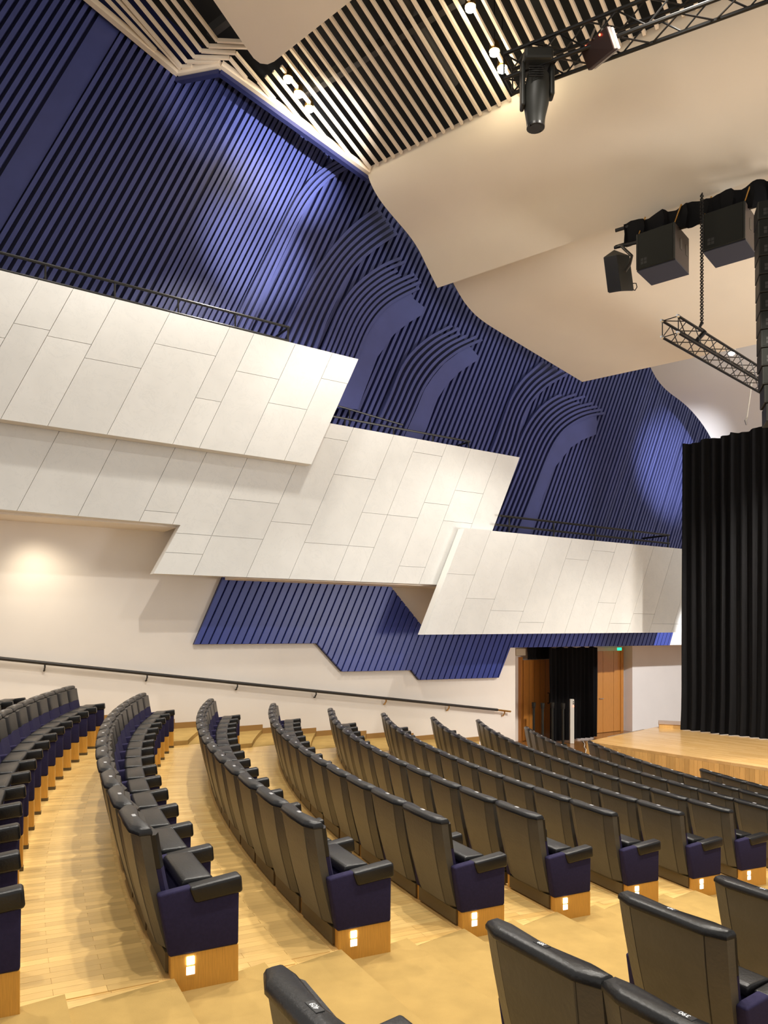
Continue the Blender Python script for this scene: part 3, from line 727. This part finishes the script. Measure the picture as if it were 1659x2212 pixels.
def curtain(name, label, p, q, z0, z1, amp, wl_, material='black_cloth', cat='curtain', seed=1, flare=0):
    p, q = np.array(p), np.array(q); L = np.linalg.norm(q-p); d = (q-p)/L; nn = np.array([d[1], -d[0]]); n = int(L/wl_*10); rng = random.Random(seed)
    ph = [0]
    for i in range(n): ph.append(ph[-1]+2*math.pi/10*rng.uniform(.6, 1.4))
    am = [amp*rng.uniform(.6, 1.2) for _ in range(n//10+3)]
    rows = 14; bm = bmesh.new(); g = []
    for j in range(rows+1):
        f = j/rows; z = z1+(z0-z1)*f; r = []
        for i in range(n+1):
            a_ = am[i//10]*(1-(i % 10)/10)+am[i//10+1]*((i % 10)/10)
            o = a_*math.sin(ph[i]+.25*math.sin(f*3+i*.05))*(.75+.4*f)+.03*math.sin(i*.13+f*2)*f+flare*max(0, f-.9)*8
            sag = -.05*abs(math.sin(i*.12))*(1-f) if f < .02 else 0
            v = p+d*(L*i/n)+nn*o; r.append(bm.verts.new((v[0], v[1], z+sag)))
        g.append(r)
    for j in range(rows):
        for i in range(n): bm.faces.new((g[j][i], g[j][i+1], g[j+1][i+1], g[j+1][i]))
    bmesh.ops.solidify(bm, geom=bm.faces, thickness=.008)
    o = wobj(name, bm, material, None, True); return tag(o, label, cat)
cA = atz(1474, 1576, SZ); cB = atz(1659, 1597, SZ)
cd = np.array(cB[:2])-np.array(cA[:2]); ztop = ZC+(YH-958)/F*cA[1]
curtain('stage_curtain', 'tall black pleated stage curtain hanging at the right edge of the stage', cA[:2], np.array(cA[:2])+cd*2.6, SZ+.01, ztop, .07, .22, flare=.06)
# entry niche
def niche_box(name, pxr, off0, off1, material, parent, bev=0):
    a_, b_ = wtz(pxr[0], pxr[1], off1), wtz(pxr[2], pxr[3], off1)
    return wall_poly(name, [(a_[0], b_[1]), (b_[0], b_[1]), (b_[0], a_[1]), (a_[0], a_[1])], off0, off1, material, parent, bev)
d1 = empty('door_1', w3(wtz(1160, 1500, -2.3)[0], 0, -2.3), kind='structure')
o_ = -2.25
t0, t1 = wtz(1131, 1500, o_)[0], wtz(1189, 1500, o_)[0]; zt1 = wtz(1160, 1425, o_)[1]
wall_poly('door_leaf', [(t0, .01), (t1, .01), (t1, zt1), (t0, zt1)], o_-.08, o_, 'doorw', d1, .004)
for i in range(1, 5):
    tt = t0+(t1-t0)*i/5; wall_poly('door_groove', [(tt, .02), (tt+.008, .02), (tt+.008, zt1-.01), (tt, zt1-.01)], o_, o_+.002, 'plinth', d1)
wall_poly('door_frame', [(t0-.10, 0), (t0-.03, 0), (t0-.03, zt1+.08), (t0-.10, zt1+.08)], -2.36, o_, 'doorw', d1)
tt = t1-.10; zz = wtz(1180, 1508, o_)[1]
tube('door_handle', [w3(tt, zz+.14, o_), w3(tt, zz+.14, o_+.06), w3(tt, zz-.14, o_+.06), w3(tt, zz-.14, o_)], .016, 'steel', d1)
bm = bmesh.new(); bm_tube(bm, [w3(tt+.08, zz-.10, o_), w3(tt+.08, zz-.10, o_+.015)], .04, 12); wobj('lock_plate', bm, 'steel', d1)
d2 = empty('door_2', w3(wtz(1316, 1500, -2.3)[0], 0, -2.3), kind='structure')
t0, t1 = wtz(1288, 1500, o_)[0], wtz(1340, 1500, o_)[0]; zt2 = wtz(1316, 1406, o_)[1]
for i in range(3):
    a_, b_ = t0+(t1-t0)*(0, .27, .72)[i], t0+(t1-t0)*(.27, .72, 1)[i]
    wall_poly('door_panel', [(a_+.004, .01), (b_-.004, .01), (b_-.004, zt2), (a_+.004, zt2)], o_-.08, o_, 'doorw', d2, .003)
wall_poly('door_frame', [(t1, 0), (t1+.12, 0), (t1+.12, zt2+.1), (t1, zt2+.1)], -2.36, o_+.02, 'doorw', d2)
wall_poly('door_frame', [(t0-.05, zt2), (t1, zt2), (t1, zt2+.1), (t0-.05, zt2+.1)], -2.36, o_+.02, 'cream', d2)
zz = wtz(1296, 1509, o_)[1]
tube('door_handle', [w3(t0+.12, zz, o_), w3(t0+.12, zz, o_+.05), w3(t0+.26, zz, o_+.05)], .012, 'alum', d2)
ca, cb = w3(wtz(1186, 1500, -1.6)[0], 0, -1.6), w3(wtz(1289, 1500, -1.6)[0], 0, -1.6)
curtain('door_curtain', 'black pleated curtain hanging between the two oak doors', ca[:2], cb[:2], .04, zl-.03, .05, .16, seed=4)
cc = w3(wtz(1138, 1500, -2.1)[0], 0, -2.1); ce_ = w3(wtz(1192, 1500, -2.1)[0], 0, -2.1)
curtain('curtain_pelmet', 'short black pelmet drape above the open oak door', cc[:2], ce_[:2], zt1+.02, zl-.03, .03, .16, seed=6)
ex = niche_box('exit_sign', (1336, 1399, 1343, 1405), -2.0, -1.95, 'green', None); tag(ex, 'small glowing green exit sign above the right oak door', 'sign')
bx = niche_box('wall_unit', (1115, 1401, 1136, 1416), -2.34, -2.1, 'cream', None, .01); tag(bx, 'small cream wall unit above the open oak door', 'wall unit')
# posts in the entry
def cyl_thing(name, label, cat, base_, parts): 
    t = empty(name, base_, label=label, cat=cat); x, y, z = base_
    for nm, z0, z1, r0, r1, mt in parts:
        bm = bmesh.new(); bm_tube(bm, [(x, y, z+z0), (x, y, z+z1)], [r0, r1], 14); wobj(nm, bm, mt, t, True)
    return t
for px, py, lb in ((1153, 1607, 'black barrier post in front of the open oak door, left one'), (1172, 1609, 'black barrier post in front of the open oak door, right one'), (1193, 1607, 'black barrier post standing at the left edge of the black curtain'), (1216, 1610, 'black barrier post standing before the middle of the black curtain')):
    b_ = atz(px, py, 0)
    cyl_thing('barrier_post', lb, 'post', b_, (('post_base', 0, .025, .11, .10, 'fix'), ('post_tube', .025, 1.0, .032, .032, 'fix'), ('belt_head', 1.0, 1.10, .05, .055, 'fix'), ('collar', .955, 1.0, .045, .045, 'steel')))
b_ = atz(1235, 1606, 0); t = empty('sensor_post', b_, label='slim white rectangular post standing before the black curtain', cat='post')
bm = bmesh.new(); bm_box(bm, b_[0]-.055, b_[0]+.055, b_[1]-.05, b_[1]+.05, 0, 1.18, .008, 1); wobj('post_body', bm, 'post', t)
for dz in (1.05, 1.10): 
    bm = bmesh.new(); bm_box(bm, b_[0]+.02, b_[0]+.045, b_[1]-.058, b_[1]-.05, dz, dz+.025); wobj('button', bm, 'steel', t)
bm = bmesh.new(); bm_box(bm, b_[0]+.02, b_[0]+.045, b_[1]-.058, b_[1]-.05, .98, 1.01); wobj('button', bm, 'red', t)
q = [atz(*p, .012) for p in ((1258, 1600), (1263, 1607), (1262, 1614), (1266, 1619), (1265, 1626))]
tag(tube('floor_cable', q, .012, 'post', None, 6), 'thin white cable lying on the floor beside the stage corner', 'cable')
sb = empty('stage_step', atz(1447, 1572, SZ), label='low oak step box by the white wall behind the stage', cat='step')
x, y, z = atz(1447, 1574, SZ)
bm = bmesh.new(); p, q = np.array(atz(1424, 1572.5, SZ)[:2]), np.array(atz(1474, 1575, SZ)[:2]); d_ = (q-p)/np.linalg.norm(q-p); n_ = np.array([-d_[1], d_[0]])
rg = [p, q, q+n_*.8, p+n_*.8-d_*.1]; bm_prism(bm, None, [(v[0], v[1], SZ) for v in rg], [(v[0], v[1], SZ+.07) for v in rg]); wobj('step_body', bm, 'stage_board', sb)
bm = bmesh.new(); bm_prism(bm, None, [(v[0], v[1], SZ+.07) for v in rg], [(v[0], v[1], SZ+.09) for v in rg]); wobj('step_top', bm, 'stage_oak', sb)

# ------------------------------------------------------------------ rigging
def truss(name, label, p, q, size, bays, r=.022, rb=.010, tips=False, mt='steel'):
    p, q = Vector(p), Vector(q); d = (q-p).normalized(); s = d.cross(Vector((0, 0, 1))).normalized(); u_ = s.cross(d)
    t = empty(name, p, label=label, cat='truss'); cs = [(-1, -1), (1, -1), (1, 1), (-1, 1)]; h = size/2
    pt = lambda i, f: p+(q-p)*f+s*(cs[i][0]*h)+u_*(cs[i][1]*h)
    for i in range(4):
        tube('chord', [pt(i, 0), pt(i, 1)], r, mt, t, 8)
        if tips:
            bm = bmesh.new(); bm_tube(bm, [pt(i, 0)-d*.05, pt(i, 0)], [r*.8, r*1.3], 8); wobj('coupler', bm, 'silver', t, True)
    for b in range(bays):
        for i in range(4):
            j = (i+1) % 4; a_, c_ = (i, j) if b % 2 else (j, i)
            tube('brace', [pt(a_, b/bays), pt(c_, (b+1)/bays)], rb, mt, t, 5)
    for f in (0, 1):
        for i in range(4): tube('brace', [pt(i, f), pt((i+1) % 4, f)], rb, mt, t, 5)
    return t
YT = 9.2
tA = Vector(atd(1098, 160, YT)); tdir = Vector((.872, -.49, 0)); 
truss('lighting_truss', 'black square lighting truss crossing the slatted ceiling at upper right', tA, tA+tdir*5.2, .29, 16)
# moving head
mh = empty('moving_head_light', atd(1160, 140, 8.9), label='black moving-head stage light hanging below the upper truss', cat='stage light')
x0, y0, z0 = atd(1160, 205, 8.9)
s_ = 8.9/F
def mhtube(name, prof, mt):              # prof: list of (px offset x, py, radius px)
    bm = bmesh.new(); bm_tube(bm, [atd(px, py, 8.9) for px, py, r in prof], [r*s_ for px, py, r in prof], 18); return wobj(name, bm, mt, mh, True)
mhtube('head', [(1164, 160, 15), (1163, 166, 24), (1160, 195, 28), (1158, 225, 27), (1157, 250, 22), (1157, 262, 20), (1157, 274, 19)], 'fix')
mhtube('lens_ring', [(1157, 272, 19.5), (1157, 277, 19.5), (1157, 277.5, 15), (1157, 270, 14)], 'steel')
mhtube('lens', [(1157, 271, 14), (1157, 275, 10)], 'spk_bot')
def mhbox(name, x0, x1, y0, y1, dy0, dy1, mt, bev=.02):
    a_, b_ = atd(x0, y1, 8.9), atd(x1, y0, 8.9); bm = bmesh.new(); bm_box(bm, a_[0], b_[0], 8.9+dy0, 8.9+dy1, a_[2], b_[2], bev, 2); return wobj(name, bm, mt, mh)
mhbox('base_box', 1128, 1190, 122, 148, -.17, .17, 'fix', .03)
mhbox('yoke_arm', 1124, 1133, 140, 235, -.07, .07, 'fix', .02)
mhbox('yoke_arm', 1186, 1196, 140, 212, -.07, .07, 'fix', .02)
for i in range(5): mhbox('vent_slat', 1137, 1168, 165+i*5, 167+i*5, -.17, -.155, 'steel', .002)
for px in (1140, 1178): tube('clamp', [atd(px, 122, 8.9), atd(px, 100, 8.95)], .03, 'steel', mh, 8)
# hanging flat monitor
mo = empty('hanging_monitor', atd(1290, 150, 8.6), label='flat brown screen panel hanging under the upper truss', cat='screen')
c4 = [atd(1252, 106, 8.7), atd(1310, 56, 8.3), atd(1327, 106, 8.3), atd(1270, 153, 8.7)]
v = [Vector(q) for q in c4]; nn = (v[1]-v[0]).cross(v[3]-v[0]).normalized()
if nn.y < 0: nn = -nn
bm = bmesh.new(); bm_prism(bm, None, v, [q+nn*.06 for q in v], .008, 1); wobj('screen', bm, 'screen', mo)
v2 = [q+nn*.06+(Vector(c4[0])+Vector(c4[2])-2*q)*.02 for q in v]; bm = bmesh.new(); bm_prism(bm, None, v2, [q+nn*.05 for q in v2], .01, 1); wobj('screen_housing', bm, 'alum', mo)
for px, py, Y in ((1267, 100, 8.6), (1297, 75, 8.4)):
    bm = bmesh.new(); bmesh.ops.create_uvsphere(bm, u_segments=8, v_segments=6, radius=.012, matrix=Matrix.Translation(Vector(atd(px, py, Y))-nn*.01)); wobj('status_led', bm, 'red', mo)
for a_, b_ in (((1275, 86), (1285, 62)), ((1300, 64), (1305, 45))): tube('hanger', [atd(*a_, 8.5), atd(*b_, 8.7)], .012, 'alum', mo, 6)

# flown speakers along the cross batten
def box_from(front, depth, name, parent, mt, bev=.008, cut=None):
    """front: four world corners TL TR BR BL of the face nearest the viewer; depth: Vector to the back face"""
    bm = bmesh.new(); v = [Vector(q) for q in front]; bm_prism(bm, None, v, [q+depth for q in v], bev, 1); return wobj(name, bm, mt, parent)
def sub_speaker(label, px, py, wpx, hpx, Y):
    """front face given by its top-left pixel"""
    c = atd(px+wpx/2, py+hpx, Y); t = empty('bass_speaker', c, label=label, cat='speaker', group='flown bass speakers')
    fd = Vector((.77, -.64, 0)); bd = Vector((.64, .77, 0)); W_ = wpx/F*Y/1.02; H_ = hpx/F*Y; D_ = .66
    tl = Vector(atd(px, py, Y)); dn = Vector((0, 0, -1))
    tilt = Vector((0, 0, 0))
    fr = [tl, tl+fd*W_, tl+fd*W_+dn*H_, tl+dn*H_]
    box_from([q+bd*.03 for q in fr], bd*D_, 'cabinet', t, 'spk_side', .006)
    g = [fr[0]+fd*.03, fr[1]-fd*.03, fr[2]-fd*.03, fr[3]+fd*.03]; box_from(g, bd*.03, 'grille', t, 'spk', .004)
    for q in (fr[0], fr[1]-fd*.028):
        box_from([q, q+fd*.028, q+fd*.028+dn*H_, q+dn*H_], bd*.035, 'rigging_strip', t, 'fix', .003)
    b = [fr[3]+dn*.001, fr[2]+dn*.001]; rg_ = [b[0]+bd*.03, b[1]+bd*.03, b[1]+bd*(.03+D_), b[0]+bd*(.03+D_)]
    bm = bmesh.new(); bm_prism(bm, None, rg_, [q+dn*.02 for q in rg_]); wobj('base_plate', bm, 'spk_bot', t)
    # logo of four little squares
    for i in range(2):
        for j in range(2):
            o = g[3]+fd*(.05+.055*i)-dn*(.06+.055*j)-bd*.002; box_from([o, o+fd*.045, o+fd*.045-dn*.045, o-dn*.045], bd*.004, 'logo_square', t, 'duct', 0)
    side = tl+fd*(W_+.001)
    for k_ in (.25, .52):
        o = side+bd*k_+dn*(H_*.28); box_from([o, o+bd*.09, o+bd*.09+dn*.17, o+dn*.17], fd*.004, 'side_handle', t, 'steel', 0)
    for q in (fr[0]+fd*.02, fr[1]-fd*.02):
        tube('sling', [q+bd*.05, q+bd*.05+Vector((.13, .05, .33))], .014, 'brass', t, 6)
    return t
sub_speaker('black boxy bass speaker hanging left of the lower chain', 1374, 507, 84, 76, 12.75)
sub_speaker('black boxy bass speaker hanging right of the lower chain', 1517, 464, 88, 78, 12.2)
ft = empty('fill_speaker', atd(1338, 637, 11.8), label='narrow black fill speaker hanging at the left end of the batten', cat='speaker')
fa = [Vector(atd(1303, 556, 11.9)), Vector(atd(1331, 543, 11.6)), Vector(atd(1334, 620, 11.5)), Vector(atd(1310, 637, 11.8))]
bm = bmesh.new(); bk = [Vector(atd(1303, 556, 11.9)), Vector(atd(1326, 539, 12.2)), Vector(atd(1360, 552, 12.1)), Vector(atd(1332, 549, 11.6))]
dn = Vector((.06, -.03, -.56)); bm_prism(bm, None, bk, [q+dn for q in bk], .008, 1); wobj('cabinet', bm, 'fix', ft)
bm = bmesh.new(); b2 = [q+dn*1.002+ (sum(bk, Vector())/4-q)*.1 for q in bk]; bm_prism(bm, None, b2, [q+dn*.02 for q in b2]); wobj('base_plate', bm, 'spk_bot', ft)
tube('yoke', [atd(1350, 587, 11.5), atd(1360, 572, 11.55), atd(1365, 553, 11.6), atd(1352, 541, 11.7), atd(1342, 531, 11.8), atd(1330, 535, 11.9)], .022, 'steel', ft)
tube('clamp', [atd(1327, 535, 11.9), atd(1375, 524, 11.7)], .025, 'steel', ft)
tube('cable', [atd(1367, 612, 11.7), atd(1374, 612, 11.7), atd(1376, 620, 11.7), atd(1372, 627, 11.7), atd(1366, 626, 11.7)], .008, 'steel', ft, 6)
# dark masking cloth on the batten above the speakers
bt = empty('speaker_batten', atd(1345, 500, 11.9), label='black steel batten wrapped in black cloth carrying the flown speakers', cat='batten')
ml = Vector(atd(1347, 508, 13.0)); mr = Vector(atd(1700, 398, 11.6))
bm = bmesh.new(); n = 40; g = []
for i in range(n+1):
    f = i/n; q = ml.lerp(mr, f); w_ = .04*math.sin(i*1.1)+.02*math.sin(i*2.3); hh = .18+.03*math.sin(i*.8)
    g.append([bm.verts.new(q+Vector((0, w_, hh))), bm.verts.new(q+Vector((0, w_*1.5-.05, 0))), bm.verts.new(q+Vector((0, w_*.5, -hh*1.05)))])
for i in range(n):
    for j in range(2): bm.faces.new((g[i][j], g[i+1][j], g[i+1][j+1], g[i][j+1]))
bmesh.ops.solidify(bm, geom=bm.faces, thickness=.01); wobj('masking_cloth', bm, 'black_cloth', bt, True)
tube('batten_tube', [ml+Vector((-.1, .12, -.14)), mr+Vector((0, .12, -.14))], .03, 'steel', bt)
tube('batten_tube', [ml+Vector((-.1, .12, .14)), mr+Vector((0, .12, .14))], .03, 'steel', bt)
# line array at the right edge
la = empty('line_array', atd(1668, 905, 10.8), label='tall curved column of stacked black line-array speakers at the right edge', cat='speaker')
for i in range(12):
    y0_ = 436+i*39.6; y1_ = y0_+37.8; bend = 0 if i < 9 else (i-8)**1.5*1.6; x_ = 1637+i*.9+bend; Y_ = 10.8
    tl = Vector(atd(x_, y0_, Y_)); W_ = .75; H_ = (y1_-y0_)/F*Y_; fd = Vector((.95, -.31, 0)); bd = Vector((.31, .95, 0)); dn = Vector((bend*.001, 0, -1))
    cabp = bpy.data.objects
    o = box_from([tl, tl+fd*W_, tl+fd*W_+dn*H_, tl+dn*H_], bd*.4, 'array_cabinet', la, 'fix', .008)
    g = [tl+fd*.02-bd*.004, tl+fd*(W_-.02)-bd*.004, tl+fd*(W_-.02)+dn*(H_-.02)-bd*.004, tl+fd*.02+dn*(H_-.02)-bd*.004]; gr = box_from(g, bd*.006, 'grille', o, 'spk', 0)
    for a_ in range(2):
        for b_ in range(2):
            q = g[3]+fd*(.05+.05*a_)-dn*(.03+.05*b_)-bd*.003; box_from([q, q+fd*.042, q+fd*.042-dn*.042, q-dn*.042], bd*.003, 'logo_square', la, 'duct', 0)
# lower truss with its chain
tl = Vector(atd(1448, 706, 11.6)); dd = Vector((2560-XC, F, 0)).normalized()
t2 = truss('hanging_truss', 'dark square truss hanging from a chain above the stage', tl, tl+dd*5.0, .25, 18, .02, .008, True)
def chain(label, top_, bot, links, r=.014):
    top_, bot = Vector(top_), Vector(bot); bm = bmesh.new(); d = (bot-top_)/links
    for i in range(links):
        c = top_+d*(i+.5); h = d.length*.62; wv = Vector((1, 0, 0)) if i % 2 else Vector((0, 1, 0)); k_ = r*1.5
        ring = [c+Vector((0, 0, h))-wv*0, c+Vector((0, 0, h*.6))+wv*k_, c-Vector((0, 0, h*.6))+wv*k_, c-Vector((0, 0, h)), c-Vector((0, 0, h*.6))-wv*k_, c+Vector((0, 0, h*.6))-wv*k_, c+Vector((0, 0, h))]
        bm_tube(bm, ring, r*.55, 5)
    return tag(wobj('hoist_chain', bm, 'steel', None), label, 'chain')
cy = 12.1
chain('thin black hoist chain holding the lower hanging truss', atd(1516, 418, cy), atd(1516, 700, cy), 74, .015)
hk = empty('chain_hook', atd(1516, 712, cy), label='dark steel hook joining the chain to the lower truss', cat='hook')
tube('hook', [atd(1516, 698, cy), atd(1511, 708, cy), atd(1519, 714, cy), atd(1524, 722, cy)], .025, 'steel', hk)
tube('sling', [atd(1523, 716, cy), atd(1506, 735, cy)], .035, 'steel', hk)
# ceiling spotlight under the white reflector
cs_ = empty('ceiling_spotlight', atd(1580, 765, 17.0), label='small white can spotlight under the white ceiling beyond the truss', cat='spotlight')
bm = bmesh.new(); bm_tube(bm, [atd(1582, 752, 17.0), atd(1580, 763, 17.0)], [.08, .08], 14); wobj('can', bm, 'post', cs_, True)
bm = bmesh.new(); bm_tube(bm, [atd(1580, 763, 17.0), atd(1579, 766, 17.0)], [.07, .05], 14); wobj('bulb', bm, 'ledw', cs_, True)
wr = empty('curtain_hanger', atd(1613, 912, 16.0), label='thin white cord and hook holding up the stage curtain', cat='cord')
tube('cord', [atd(1613, 905, 16.0), atd(1621, 850, 16.0), atd(1627, 800, 16.0)], .014, 'post', wr, 6)
tube('hook', [atd(1613, 918, 16.0), atd(1610, 908, 16.0), atd(1615, 902, 16.0)], .02, 'alum', wr, 6)
